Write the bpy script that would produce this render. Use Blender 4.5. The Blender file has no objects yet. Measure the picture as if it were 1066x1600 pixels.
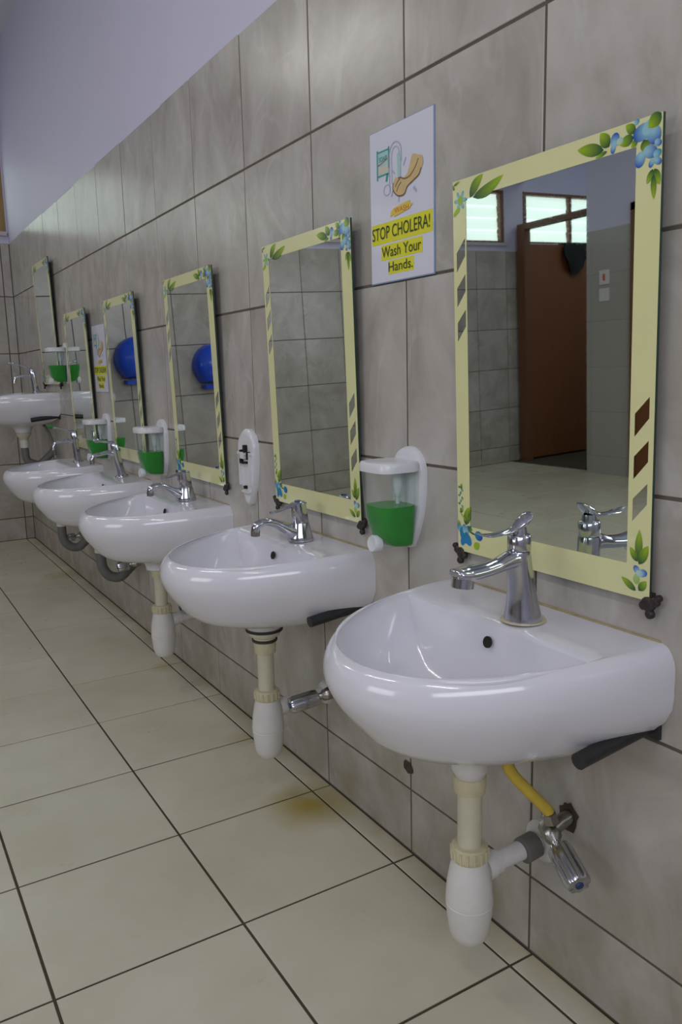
import bpy, bmesh, math, random
from mathutils import Vector, Matrix
# ---------------------------------------------------------------- units
U = 0.4            # one wall tile is 0.4 m; every length below is in tiles and is scaled here
random.seed(7)
sc = bpy.context.scene
C = sc.collection
pi = math.pi

# ---------------------------------------------------------------- camera
cam_d = bpy.data.cameras.new('camera'); cam = bpy.data.objects.new('camera', cam_d); C.objects.link(cam)
def rodr(w):
    w = Vector(w); return Matrix.Rotation(w.length, 3, w.normalized())
Rr = Matrix(((1, 0, 0), (0, 0, 1), (0, 1, 0))) @ rodr((0.1613, -0.0700, 0.5412))
rt, up, fw = Rr[0], Rr[1], Rr[2]
cam.matrix_world = Matrix(((rt[0], up[0], -fw[0], -2.6116*U), (rt[1], up[1], -fw[1], -2.6129*U),
                           (rt[2], up[2], -fw[2], 2.8932*U), (0, 0, 0, 1)))
cam_d.sensor_fit = 'VERTICAL'; cam_d.sensor_height = 36
cam_d.lens = 1242.8/1600*36
cam_d.clip_start = 0.02
sc.camera = cam

# ---------------------------------------------------------------- world, light, exposure
sc.view_settings.view_transform = 'Standard'
sc.view_settings.look = 'None'
sc.view_settings.gamma = 1
sc.view_settings.use_curve_mapping = False
sc.view_settings.exposure = -0.42
w = bpy.data.worlds.new('sky'); sc.world = w; w.use_nodes = True
w.node_tree.nodes['Background'].inputs[0].default_value = (0.75, 0.88, 1.0, 1)
w.node_tree.nodes['Background'].inputs[1].default_value = 1.0
def area(name, loc, aim, sx, sy, power, col):
    l = bpy.data.lights.new(name, 'AREA'); l.shape = 'RECTANGLE'; l.size = sx*U; l.size_y = sy*U
    l.energy = power; l.color = col
    o = bpy.data.objects.new(name, l); C.objects.link(o); o.location = Vector(loc)*U
    o.rotation_euler = Vector(aim).to_track_quat('-Z', 'Y').to_euler(); return o
# daylight entering through the window band over the entrance side, behind the camera
area('window_light', (-5.2, -6.7, 5.6), (0.25, 1, -0.30), 7.5, 2.0, 44, (0.90, 0.915, 1.0))
area('left_fill_light', (-11.8, 1.0, 4.6), (1, 0.08, -0.12), 5.0, 3.0, 34, (0.89, 0.92, 1.0))  # unseen fill added in front of the closed left wall, no opening here
area('side_room_light', (-14.2, 8.5, 7.9), (0.0, 0.2, -1), 3.0, 4.0, 14, (0.92, 0.98, 1.0))
for _y in (-3.0, 3.0, 9.2): area('ceiling_fill_light', (-4.6, _y, 8.05), (0, 0, -1), 0.22, 3.2, 15, (1.0, 0.97, 0.93))  # soft overhead fill added to brighten the room, no tube fixtures here
PANE_GLOW = 1.25

# ---------------------------------------------------------------- materials
def nm(name):
    m = bpy.data.materials.new(name); m.use_nodes = True; nt = m.node_tree
    return m, nt, nt.nodes['Principled BSDF']
def N(nt, t, **k):
    n = nt.nodes.new(t)
    for a, b in k.items(): setattr(n, a, b)
    return n
def mix(nt, f, a, b, blend='MIX'):
    n = nt.nodes.new('ShaderNodeMix'); n.data_type = 'RGBA'; n.blend_type = blend
    for i, v in ((0, f), (6, a), (7, b)):
        if hasattr(v, 'is_linked') or hasattr(v, 'links'): nt.links.new(v, n.inputs[i])
        elif isinstance(v, (int, float)): n.inputs[i].default_value = v
        else: n.inputs[i].default_value = (*v, 1)
    return n.outputs[2]
def ramp(nt, fac, stops):
    r = nt.nodes.new('ShaderNodeValToRGB'); e = r.color_ramp.elements
    while len(e) < len(stops): e.new(0.5)
    for i, (p, c) in enumerate(stops):
        e[i].position = p; e[i].color = (c, c, c, 1) if isinstance(c, (int, float)) else (*c, 1)
    nt.links.new(fac, r.inputs[0]); return r.outputs[0]
def noise(nt, vec, s, d=4, rough=0.55, dist=0):
    n = nt.nodes.new('ShaderNodeTexNoise'); n.inputs['Scale'].default_value = s
    n.inputs['Detail'].default_value = d; n.inputs['Roughness'].default_value = rough
    n.inputs['Distortion'].default_value = dist
    nt.links.new(vec, n.inputs['Vector']); return n.outputs[0]
def mathn(nt, op, a, b=None, c=None):
    n = nt.nodes.new('ShaderNodeMath'); n.operation = op
    for i, v in enumerate((a, b, c)):
        if v is None: continue
        if isinstance(v, (int, float)): n.inputs[i].default_value = v
        else: nt.links.new(v, n.inputs[i])
    return n.outputs[0]
def simple(name, col, rough=0.4, metal=0.0, var=0.06, scale=30, bump=0.0, coat=0.0):
    m, nt, b = nm(name)
    tc = N(nt, 'ShaderNodeTexCoord')
    f = noise(nt, tc.outputs['Object'], scale)
    c = mix(nt, f, tuple(x*(1-var) for x in col), tuple(min(1, x*(1+var)) for x in col))
    nt.links.new(c, b.inputs['Base Color'])
    b.inputs['Roughness'].default_value = rough; b.inputs['Metallic'].default_value = metal
    b.inputs['Coat Weight'].default_value = coat; b.inputs['Coat Roughness'].default_value = 0.05
    if bump:
        bn = N(nt, 'ShaderNodeBump'); bn.inputs['Strength'].default_value = bump; bn.inputs['Distance'].default_value = 0.002
        nt.links.new(f, bn.inputs['Height']); nt.links.new(bn.outputs[0], b.inputs['Normal'])
    return m
M = {}
def wall_tile_mat():
    m, nt, b = nm('marbled_wall_tile')
    tc = N(nt, 'ShaderNodeTexCoord'); oi = N(nt, 'ShaderNodeObjectInfo')
    off = N(nt, 'ShaderNodeCombineXYZ')
    nt.links.new(mathn(nt, 'MULTIPLY', oi.outputs['Random'], 37.0), off.inputs[0])
    nt.links.new(mathn(nt, 'MULTIPLY', oi.outputs['Random'], 91.0), off.inputs[1])
    ad = N(nt, 'ShaderNodeVectorMath', operation='ADD')
    nt.links.new(tc.outputs['Object'], ad.inputs[0]); nt.links.new(off.outputs[0], ad.inputs[1])
    mp = N(nt, 'ShaderNodeMapping'); mp.inputs['Scale'].default_value = (1.0, 1.6, 1.0); mp.inputs['Rotation'].default_value = (0.75, 0, 0)
    nt.links.new(ad.outputs[0], mp.inputs[0])
    cl = noise(nt, mp.outputs[0], 3.2, 5, 0.6, 0.8)
    base = ramp(nt, cl, [(0.30, (0.330, 0.300, 0.262)), (0.5, (0.425, 0.392, 0.352)), (0.72, (0.515, 0.480, 0.445))])
    vn = noise(nt, mp.outputs[0], 3.4, 3, 0.5, 1.2)
    v = mathn(nt, 'ABSOLUTE', mathn(nt, 'SUBTRACT', vn, 0.5))
    vm = ramp(nt, v, [(0.0, 1.0), (0.05, 0.0)])
    brk = ramp(nt, noise(nt, ad.outputs[0], 6, 2), [(0.40, 0.0), (0.70, 0.38)])
    c1 = mix(nt, mathn(nt, 'MULTIPLY', vm, brk), base, (0.58, 0.56, 0.55))
    # grime creeping along the foot of the wall and the plumbing
    g = N(nt, 'ShaderNodeNewGeometry'); sp = N(nt, 'ShaderNodeSeparateXYZ'); nt.links.new(g.outputs['Position'], sp.inputs[0])
    low = mathn(nt, 'MULTIPLY', ramp(nt, sp.outputs[2], [(0.0, 0.8), (0.30, 0.25), (0.62, 0.0)]), ramp(nt, noise(nt, g.outputs['Position'], 7, 5), [(0.32, 0.0), (0.7, 1.0)]))
    c2 = mix(nt, low, c1, (0.27, 0.235, 0.135))
    nt.links.new(c2, b.inputs['Base Color'])
    b.inputs['Roughness'].default_value = 0.24
    bn = N(nt, 'ShaderNodeBump'); bn.inputs['Strength'].default_value = 0.12; bn.inputs['Distance'].default_value = 0.002
    nt.links.new(noise(nt, ad.outputs[0], 14, 3), bn.inputs['Height']); nt.links.new(bn.outputs[0], b.inputs['Normal'])
    return m
def floor_tile_mat():
    m, nt, b = nm('cream_floor_tile')
    oi = N(nt, 'ShaderNodeObjectInfo'); g = N(nt, 'ShaderNodeNewGeometry')
    cl = noise(nt, g.outputs['Position'], 2.4, 6, 0.62)
    base = ramp(nt, cl, [(0.3, (0.505, 0.47, 0.355)), (0.6, (0.59, 0.56, 0.44)), (0.8, (0.625, 0.60, 0.49))])
    base = mix(nt, mathn(nt, 'MULTIPLY', oi.outputs['Random'], 0.10), base, (0.40, 0.37, 0.28))
    sp = N(nt, 'ShaderNodeSeparateXYZ'); nt.links.new(g.outputs['Position'], sp.inputs[0])
    n2 = noise(nt, g.outputs['Position'], 9, 4)
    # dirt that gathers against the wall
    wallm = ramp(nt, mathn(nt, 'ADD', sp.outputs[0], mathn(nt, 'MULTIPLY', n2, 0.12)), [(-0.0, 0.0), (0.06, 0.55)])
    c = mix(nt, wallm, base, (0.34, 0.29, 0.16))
    # rusty yellow puddle stains under the waste pipes
    for (x, y, r, k) in ((-0.25, 1.82, 0.36, 1.0), (-0.22, 4.95, 0.18, 0.4), (-0.20, 9.6, 0.35, 0.5), (-0.25, 3.0, 0.16, 0.35)):
        dv = N(nt, 'ShaderNodeVectorMath', operation='DISTANCE'); nt.links.new(g.outputs['Position'], dv.inputs[0]); dv.inputs[1].default_value = (x*U, y*U, 0)
        dd = mathn(nt, 'ADD', dv.outputs[1], mathn(nt, 'MULTIPLY', mathn(nt, 'SUBTRACT', n2, 0.5), 0.10))
        s = ramp(nt, mathn(nt, 'DIVIDE', dd, r*U), [(0.1, k), (1.0, 0.0)])
        c = mix(nt, s, c, (0.33, 0.25, 0.045))
    spk = ramp(nt, noise(nt, g.outputs['Position'], 26, 2), [(0.0, 1.0), (0.20, 0.0)])
    c = mix(nt, mathn(nt, 'MULTIPLY', spk, 0.5), c, (0.10, 0.07, 0.04))
    nt.links.new(c, b.inputs['Base Color'])
    rr = ramp(nt, noise(nt, g.outputs['Position'], 5, 4), [(0.3, 0.26), (0.7, 0.42)])
    nt.links.new(rr, b.inputs['Roughness'])
    return m
def print_mat():
    m, nt, b = nm('printed_flower_colours')
    a = N(nt, 'ShaderNodeVertexColor', layer_name='Col')
    nt.links.new(a.outputs[0], b.inputs['Base Color']); b.inputs['Roughness'].default_value = 0.15
    return m
def mirror_mat():
    m, nt, b = nm('silvered_mirror_glass')
    tc = N(nt, 'ShaderNodeTexCoord')
    f = noise(nt, tc.outputs['Object'], 6, 5)
    c = mix(nt, f, (0.76, 0.83, 0.80), (0.84, 0.91, 0.87))
    nt.links.new(c, b.inputs['Base Color']); b.inputs['Metallic'].default_value = 1
    fine = noise(nt, tc.outputs['Object'], 260, 2)
    nt.links.new(ramp(nt, fine, [(0.3, 0.0), (0.9, 0.045)]), b.inputs['Roughness'])
    return m
def grid_tile_mat(name, axis):   # far surfaces seen only in reflections: colour and joints of the same tiles
    m, nt, b = nm(name)
    g = N(nt, 'ShaderNodeNewGeometry'); sp = N(nt, 'ShaderNodeSeparateXYZ'); nt.links.new(g.outputs['Position'], sp.inputs[0])
    cb = N(nt, 'ShaderNodeCombineXYZ'); nt.links.new(sp.outputs[axis], cb.inputs[0]); nt.links.new(sp.outputs[2], cb.inputs[1])
    br = N(nt, 'ShaderNodeTexBrick'); br.offset = 0; br.inputs['Scale'].default_value = 1/U
    br.inputs['Brick Width'].default_value = 1; br.inputs['Row Height'].default_value = 0.9927
    br.inputs['Mortar Size'].default_value = 0.005; br.inputs['Color1'].default_value = (0.36, 0.335, 0.31, 1)
    br.inputs['Color2'].default_value = (0.40, 0.375, 0.35, 1); br.inputs['Mortar'].default_value = (0.27, 0.245, 0.22, 1)
    mp = N(nt, 'ShaderNodeMapping'); mp.inputs['Location'].default_value = (0, -0.409*U, 0)
    nt.links.new(cb.outputs[0], mp.inputs[0]); nt.links.new(mp.outputs[0], br.inputs[0])
    nt.links.new(br.outputs[0], b.inputs['Base Color']); b.inputs['Roughness'].default_value = 0.25
    return m
def glass_mat(name, col, alpha, rough=0.05):
    # clear plastic: mostly lets light through, with its own gloss
    m = bpy.data.materials.new(name); m.use_nodes = True; nt = m.node_tree; nt.nodes.clear()
    o = N(nt, 'ShaderNodeOutputMaterial'); mx = N(nt, 'ShaderNodeMixShader'); t = N(nt, 'ShaderNodeBsdfTransparent'); g = N(nt, 'ShaderNodeBsdfPrincipled')
    t.inputs[0].default_value = (*col, 1); g.inputs['Base Color'].default_value = (0.8, 0.85, 0.85, 1); g.inputs['Roughness'].default_value = rough
    lw = N(nt, 'ShaderNodeLayerWeight'); lw.inputs[0].default_value = 0.35
    f = ramp(nt, lw.outputs['Facing'], [(0.0, alpha), (0.45, alpha*1.5), (0.8, 0.22), (1.0, 0.75)])
    nt.links.new(f, mx.inputs[0]); nt.links.new(t.outputs[0], mx.inputs[1]); nt.links.new(g.outputs[0], mx.inputs[2]); nt.links.new(mx.outputs[0], o.inputs[0])
    return m
def soap_mat():
    m, nt, b = nm('green_liquid_soap')
    b.inputs['Base Color'].default_value = (0.012, 0.62, 0.012, 1); b.inputs['Roughness'].default_value = 0.12; b.inputs['Specular IOR Level'].default_value = 0.2
    b.inputs['Transmission Weight'].default_value = 0.35; b.inputs['IOR'].default_value = 1.33
    tc = N(nt, 'ShaderNodeTexCoord'); f = noise(nt, tc.outputs['Object'], 20, 2)
    c = mix(nt, f, (0.0, 0.22, 0.0), (0.004, 0.42, 0.001)); nt.links.new(c, b.inputs['Base Color'])
    return m
def pane_mat():
    m, nt, b = nm('daylit_frosted_louvre')
    tc = N(nt, 'ShaderNodeTexCoord'); f = noise(nt, tc.outputs['Object'], 3, 3)
    c = mix(nt, f, (0.74, 0.93, 0.84), (0.88, 0.98, 0.93))
    b.inputs['Base Color'].default_value = (0.7, 0.85, 0.8, 1)
    nt.links.new(c, b.inputs['Emission Color']); b.inputs['Emission Strength'].default_value = PANE_GLOW
    return m
def wood_mat(name, a, c_, rough=0.5):
    m, nt, b = nm(name)
    tc = N(nt, 'ShaderNodeTexCoord'); mp = N(nt, 'ShaderNodeMapping'); mp.inputs['Scale'].default_value = (14, 14, 1.6)
    nt.links.new(tc.outputs['Object'], mp.inputs[0])
    f = noise(nt, mp.outputs[0], 3, 5, 0.6, 0.4)
    nt.links.new(mix(nt, f, a, c_), b.inputs['Base Color']); b.inputs['Roughness'].default_value = rough
    return m
def basin_mat():
    m, nt, b = nm('glazed_white_ceramic')
    tc = N(nt, 'ShaderNodeTexCoord'); sp = N(nt, 'ShaderNodeSeparateXYZ'); nt.links.new(tc.outputs['Object'], sp.inputs[0])
    n1 = noise(nt, tc.outputs['Object'], 18, 4)
    # yellowed grime where the ceramic meets the wall and around the underside outlet
    e = ramp(nt, mathn(nt, 'ADD', sp.outputs[0], mathn(nt, 'MULTIPLY', mathn(nt, 'SUBTRACT', n1, 0.5), 0.03)), [(0.0, 0.0), (1.0, 0.0)])
    back = mathn(nt, 'GREATER_THAN', mathn(nt, 'ADD', sp.outputs[0], mathn(nt, 'MULTIPLY', n1, 0.012)), 0.0045)
    c = mix(nt, mathn(nt, 'MULTIPLY', back, 0.6), (0.70, 0.69, 0.745), (0.42, 0.34, 0.17))
    lowm = ramp(nt, mathn(nt, 'DIVIDE', sp.outputs[2], U), [(0.0, 0.35), (1.0, 0.0)])
    nt.links.new(c, b.inputs['Base Color']); b.inputs['Roughness'].default_value = 0.16
    b.inputs['Coat Weight'].default_value = 0.5; b.inputs['Coat Roughness'].default_value = 0.03
    return m
M['wall_tile'] = wall_tile_mat(); M['floor_tile'] = floor_tile_mat(); M['print'] = print_mat()
M['mirror'] = mirror_mat(); M['soap'] = soap_mat(); M['pane'] = pane_mat(); M['ceramic'] = basin_mat()
M['clear'] = glass_mat('clear_plastic', (0.95, 0.98, 0.97), 0.045)
M['grout_wall'] = simple('dark_wall_grout', (0.110, 0.092, 0.070), 0.9, var=0.4, scale=12)
M['grout_floor'] = simple('dirty_floor_grout', (0.060, 0.048, 0.026), 0.9, var=0.5, scale=9)
M['plaster'] = simple('lavender_white_wall_paint', (0.60, 0.585, 0.74), 0.55, var=0.03, scale=3, bump=0.1)
M['ceiling'] = simple('white_ceiling_paint', (0.60, 0.62, 0.69), 0.8, var=0.02, scale=3)
M['chrome'] = simple('worn_chrome', (0.55, 0.56, 0.60), 0.13, 1.0, var=0.16, scale=22)
M['dull_chrome'] = simple('dull_corroded_chrome', (0.36, 0.34, 0.31), 0.28, 1.0, var=0.35, scale=60)
M['border'] = simple('pale_yellow_printed_glass', (0.72, 0.71, 0.375), 0.16, var=0.05, scale=6, coat=0.4)
M['glass_edge'] = simple('dark_green_glass_edge', (0.020, 0.055, 0.035), 0.25)
M['black_metal'] = simple('black_iron_clip', (0.028, 0.018, 0.016), 0.5, var=0.5, scale=90)
M['bracket'] = simple('dark_painted_steel', (0.030, 0.030, 0.032), 0.42, 0.3, var=0.5, scale=40)
M['pvc'] = simple('white_waste_plastic', (0.66, 0.64, 0.61), 0.38)
M['pvc_old'] = simple('yellowed_waste_plastic', (0.60, 0.565, 0.42), 0.42, var=0.18, scale=25)
M['pvc_ring'] = simple('yellowed_plastic_nut', (0.56, 0.51, 0.33), 0.45, var=0.2, scale=40)
M['old_sealant'] = simple('stained_sealant', (0.33, 0.27, 0.15), 0.7, var=0.5, scale=30)
M['rubber'] = simple('black_rubber_washer', (0.035, 0.026, 0.018), 0.6)
M['grey_hose'] = simple('grey_ribbed_hose', (0.155, 0.150, 0.140), 0.55, var=0.2, scale=40)
M['yellow_hose'] = simple('yellow_braided_hose', (0.56, 0.40, 0.045), 0.45, var=0.22, scale=60)
M['white_plastic'] = simple('glossy_white_plastic', (0.70, 0.70, 0.73), 0.22, var=0.02)
M['button'] = simple('pale_blue_white_plastic', (0.68, 0.70, 0.74), 0.3, var=0.02)
M['paper'] = simple('laminated_white_paper', (0.66, 0.66, 0.76), 0.3, var=0.02, scale=5, coat=0.3)
M['laminate'] = simple('blue_edged_laminate', (0.24, 0.34, 0.50), 0.15, var=0.2)
M['ink_yellow'] = simple('highlighter_yellow_ink', (0.70, 0.68, 0.02), 0.35, var=0.03)
M['ink_black'] = simple('black_print_ink', (0.030, 0.040, 0.020), 0.4)
M['ink_teal'] = simple('teal_print_ink', (0.02, 0.30, 0.27), 0.4)
M['ink_aqua'] = simple('pale_aqua_print_ink', (0.35, 0.58, 0.56), 0.4)
M['ink_cream'] = simple('cream_print_ink', (0.60, 0.55, 0.42), 0.4)
M['ink_tan'] = simple('tan_print_ink', (0.60, 0.44, 0.20), 0.4, var=0.12, scale=60)
M['ink_brown'] = simple('brown_print_ink', (0.18, 0.09, 0.04), 0.4)
M['ink_grey'] = simple('grey_blue_print_ink', (0.38, 0.42, 0.56), 0.4)
M['ink_red'] = simple('red_print_ink', (0.50, 0.07, 0.03), 0.4)
M['ink_gold'] = simple('gold_print_ink', (0.72, 0.52, 0.06), 0.4)
M['hole'] = simple('dark_hole', (0.012, 0.010, 0.008), 0.9)
M['rust_hole'] = simple('broken_plaster_hole', (0.06, 0.042, 0.028), 0.95, var=0.6, scale=60)
M['blue'] = simple('glossy_blue_plastic', (0.014, 0.075, 0.60), 0.18, var=0.1)
M['blue_dot'] = simple('blue_cap', (0.01, 0.035, 0.13), 0.3)
M['green_cap'] = simple('green_plastic_cap', (0.01, 0.22, 0.03), 0.4)
M['door_wood'] = wood_mat('reddish_brown_door', (0.150, 0.050, 0.014), (0.26, 0.095, 0.028))
M['frame_wood'] = wood_mat('dark_brown_timber', (0.110, 0.045, 0.018), (0.20, 0.085, 0.035))
M['frame_pale'] = wood_mat('weathered_ochre_timber', (0.22, 0.13, 0.035), (0.38, 0.25, 0.08))
M['sill'] = simple('pale_window_sill', (0.50, 0.48, 0.49), 0.6)
M['leaf'] = simple('green_foliage', (0.03, 0.16, 0.02), 0.6, var=0.4, scale=40)
M['black_cloth'] = simple('black_cloth', (0.012, 0.016, 0.013), 0.9, var=0.3)
M['white_card'] = simple('white_switch_plate', (0.62, 0.62, 0.60), 0.3)
M['grid_x'] = grid_tile_mat('grey_tile_grid_cross', 0); M['grid_y'] = grid_tile_mat('grey_tile_grid_side', 1)

# ---------------------------------------------------------------- mesh helpers (all input in tiles)
class MB:
    def __init__(s): s.v = []; s.f = []; s.col = []; s.mi = []; s.cm = 0; s.smooth = []
    def add(s, vs, fs, col=None, smooth=False):
        o = len(s.v); s.v += [tuple(v) for v in vs]
        for f in fs: s.f.append([i+o for i in f]); s.mi.append(s.cm); s.smooth.append(smooth)
        if col is None: col = (1, 1, 1)
        s.col += col if isinstance(col, list) else [col]*len(vs)
        return s
    def box(s, x0, x1, y0, y1, z0, z1, M4=None):
        vs = [Vector((x, y, z)) for x in (x0, x1) for y in (y0, y1) for z in (z0, z1)]
        if M4: vs = [M4 @ v for v in vs]
        return s.add(vs, [(0, 1, 3, 2), (4, 6, 7, 5), (0, 4, 5, 1), (2, 3, 7, 6), (0, 2, 6, 4), (1, 5, 7, 3)])
    def loft(s, rings, cap0=True, cap1=True, closed=True, col=None):
        n = len(rings[0]); vs = [p for r in rings for p in r]; fs = []
        for i in range(len(rings)-1):
            for j in range(n if closed else n-1):
                a = i*n+j; b = i*n+(j+1) % n; fs.append((a, b, b+n, a+n))
        s.add(vs, fs, col, True)
        o = len(s.v)-len(vs)
        if cap0: s.f.append([o+j for j in reversed(range(n))]); s.mi.append(s.cm); s.smooth.append(False)
        if cap1: s.f.append([o+(len(rings)-1)*n+j for j in range(n)]); s.mi.append(s.cm); s.smooth.append(False)
        return s
    def lathe(s, prof, origin=(0, 0, 0), axis=(0, 0, 1), seg=24, cap0=True, cap1=True):
        q = Vector((0, 0, 1)).rotation_difference(Vector(axis)); o = Vector(origin); rings = []
        for r, z in prof:
            rings.append([o + q @ Vector((r*math.cos(2*pi*k/seg), r*math.sin(2*pi*k/seg), z)) for k in range(seg)])
        return s.loft(rings, cap0, cap1)
    def tube(s, path, rad, seg=14, upv=(0, 1, 0), flat=None, ribs=None):
        P = [Vector(p) for p in path]; rings = []; upv = Vector(upv)
        for i, p in enumerate(P):
            t = (P[min(i+1, len(P)-1)]-P[max(i-1, 0)]).normalized()
            a = upv.cross(t)
            a = a.normalized() if a.length > 1e-4 else Vector((1, 0, 0)).cross(t).normalized()
            b = t.cross(a).normalized()
            r = rad[i] if isinstance(rad, (list, tuple)) else rad
            rx, ry = r if isinstance(r, (list, tuple)) else (r, r)   # rx: in the bending plane, ry: sideways
            rings.append([p + a*rx*math.cos(2*pi*k/seg) + b*ry*math.sin(2*pi*k/seg) for k in range(seg)])
        return s.loft(rings)
    def build(s, name, mat, parent=None, label=None, bevel=0, subs=0, loc=None):
        me = bpy.data.meshes.new(name)
        me.from_pydata([(a*U, b*U, c*U) for a, b, c in s.v], [], s.f)
        mats = mat if isinstance(mat, (list, tuple)) else [mat]
        for m_ in mats: me.materials.append(M[m_])
        me.polygons.foreach_set('material_index', s.mi); me.polygons.foreach_set('use_smooth', s.smooth)
        if any(c != (1, 1, 1) for c in s.col):
            ca = me.color_attributes.new('Col', 'FLOAT_COLOR', 'POINT')
            ca.data.foreach_set('color', [x for c in s.col for x in (*c, 1.0)])
        me.update()
        bm = bmesh.new(); bm.from_mesh(me); bmesh.ops.recalc_face_normals(bm, faces=bm.faces)
        if bevel: bmesh.ops.bevel(bm, geom=[e for e in bm.edges if len(e.link_faces) == 2 and e.calc_face_angle(0) > 0.6], offset=bevel*U, segments=2, affect='EDGES', profile=0.6)
        for e in bm.edges:
            if len(e.link_faces) == 2 and e.calc_face_angle(0) > 0.75: e.smooth = False
        bm.to_mesh(me); bm.free()
        o = bpy.data.objects.new(name, me); C.objects.link(o)
        if loc: o.location = Vector(loc)*U
        if parent: o.parent = parent
        if label: o['label'] = label
        return o
def spline(pts, n=8):
    P = [Vector(p) for p in pts]; out = []
    Q = [P[0]*2-P[1]]+P+[P[-1]*2-P[-2]]
    for i in range(1, len(Q)-2):
        for k in range(n):
            t = k/n; a, b, c, d = Q[i-1:i+3]
            out.append(0.5*((2*b)+(-a+c)*t+(2*a-5*b+4*c-d)*t*t+(-a+3*b-3*c+d)*t**3))
    out.append(P[-1]); return out
def lerpl(vals, n):   # radii list resampled like spline()
    out = []
    for i in range(len(vals)-1):
        for k in range(n):
            t = k/n; a, b = vals[i], vals[i+1]
            out.append(tuple(x+(y-x)*t for x, y in zip(a, b)) if isinstance(a, tuple) else a+(b-a)*t)
    out.append(vals[-1]); return out
def empty(name, loc, label=None, cat=None, group=None, rot=(0, 0, 0)):
    o = bpy.data.objects.new(name, None); C.objects.link(o); o.location = Vector(loc)*U; o.rotation_euler = rot
    o.empty_display_size = 0.05
    if label: o['label'] = label; o['category'] = cat
    if group: o['group'] = group
    return o
def flat(splines, depth=0.0, T=None):
    """2D outlines (with holes by even-odd fill) -> verts, faces. u right, v up, w out of the wall."""
    cu = bpy.data.curves.new('t', 'CURVE'); cu.dimensions = '2D'; cu.fill_mode = 'BOTH' if depth else 'FRONT'; cu.extrude = depth
    for sp in splines:
        s = cu.splines.new('POLY'); s.points.add(len(sp)-1)
        for p, q in zip(s.points, sp): p.co = (q[0], q[1], 0, 1)
        s.use_cyclic_u = True
    o = bpy.data.objects.new('t', cu); me = bpy.data.meshes.new_from_object(o)
    vs = [tuple(v.co) for v in me.vertices]; fs = [list(p.vertices) for p in me.polygons]
    bpy.data.objects.remove(o); bpy.data.curves.remove(cu); bpy.data.meshes.remove(me)
    return vs, fs
def text2d(txt, x, y, w_, h_, shear=0):
    cu = bpy.data.curves.new('t', 'FONT'); cu.body = txt; cu.resolution_u = 3
    o = bpy.data.objects.new('t', cu); me = bpy.data.meshes.new_from_object(o)
    vs = [v.co.copy() for v in me.vertices]; fs = [list(p.vertices) for p in me.polygons]
    x0 = min(v.x for v in vs); x1 = max(v.x for v in vs); y1 = max(v.y for v in vs); y0 = min(0, min(v.y for v in vs))*0
    vs = [(x+(v.x-x0)/(x1-x0)*w_, y+v.y/y1*h_, 0) for v in vs]
    bpy.data.objects.remove(o); bpy.data.curves.remove(cu); bpy.data.meshes.remove(me)
    return vs, fs
def W(vs, w_=0.0): return [(-(v[2]+w_), -v[0], v[1]) for v in vs]    # wall frame: u right = -y, v up = z, w out = -x
def circ(cx, cy, rx, ry, n=20, a0=0): return [(cx+rx*math.cos(2*pi*k/n+a0), cy+ry*math.sin(2*pi*k/n+a0)) for k in range(n)]

# ---------------------------------------------------------------- the setting
YF, XL, YB, ZC, ZT = 12.9, -12.3, -7.0, 8.3, 5.3017
G = 0.0075
def struct(name, mb, mat, **k):
    o = mb.build(name, mat, **k); o['kind'] = 'structure'; return o
fl = struct('floor', MB().box(XL-4.5, 0.3, YB-0.3, YF+0.3, -0.35, -0.005), 'grout_floor')
wr = struct('wall_right', MB().box(0.005, 0.35, YB-0.3, YF+0.35, -0.012, ZT-0.02), 'grout_wall')
struct('wall_right_upper', MB().box(0.0, 0.35, YB-0.3, YF+0.35, ZT-0.02, ZC), 'plaster')
def grid_tiles(parent, mat, frame, us, vs_, prefix='tile'):
    cache = {}
    for i in range(len(us)-1):
        for j in range(len(vs_)-1):
            u0, u1, v0, v1 = us[i]+G, us[i+1]-G, vs_[j]+G, vs_[j+1]-G
            key = (round(u1-u0, 3), round(v1-v0, 3), frame)
            if key not in cache:
                a, b = (u1-u0)/2, (v1-v0)/2; c = 0.003
                top = [(-a+c, -b+c), (a-c, -b+c), (a-c, b-c), (-a+c, b-c)]; bot = [(-a, -b), (a, -b), (a, b), (-a, b)]
                P = [(*p, 0.0) for p in top]+[(*p, -c) for p in bot]+[(*p, -0.02) for p in bot]
                Fm = {'wall': lambda q: (-q[2], -q[0], q[1]), 'far': lambda q: (q[0], -q[2], q[1]), 'floor': lambda q: q}[frame]
                m_ = MB().add([Fm(q) for q in P], [(0, 1, 2, 3)]+[(k, k+4, (k+1) % 4+4, (k+1) % 4) for k in range(4)]+[(k+4, k+8, (k+1) % 4+8, (k+1) % 4+4) for k in range(4)])
                o = m_.build(prefix, mat, parent); cache[key] = o
            else:
                o = cache[key].copy(); C.objects.link(o); o.parent = parent
            cu_, cv = (u0+u1)/2, (v0+v1)/2
            jit = random.uniform(-0.0012, 0.0012)
            L = {'wall': (0.0+jit, -cu_, cv), 'far': (cu_, YF+jit, cv), 'floor': (cu_, cv, jit)}[frame]
            o.location = Vector(L)*U
            a_ = 0.0007
            o.rotation_euler = (random.uniform(-a_, a_), random.uniform(-a_, a_), random.uniform(-a_, a_))
zr = [0.0, 0.409]+[0.409+0.9927*k for k in range(1, 5)]+[ZT]
grid_tiles(wr, 'wall_tile', 'wall', [-YF]+[-k for k in range(12, -8, -1)], zr)
wfar = struct('wall_far', MB().box(-16.5, 0.012, YF+0.006, YF+0.35, -0.012, ZT-0.02), 'grout_wall')
grid_tiles(wfar, 'wall_tile', 'far', [XL]+[-0.15-0.98*k for k in range(12, -1, -1)]+[0.0], zr)
xs = [-0.1537-0.9796*k for k in range(12, -1, -1)]+[0.0]
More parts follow.
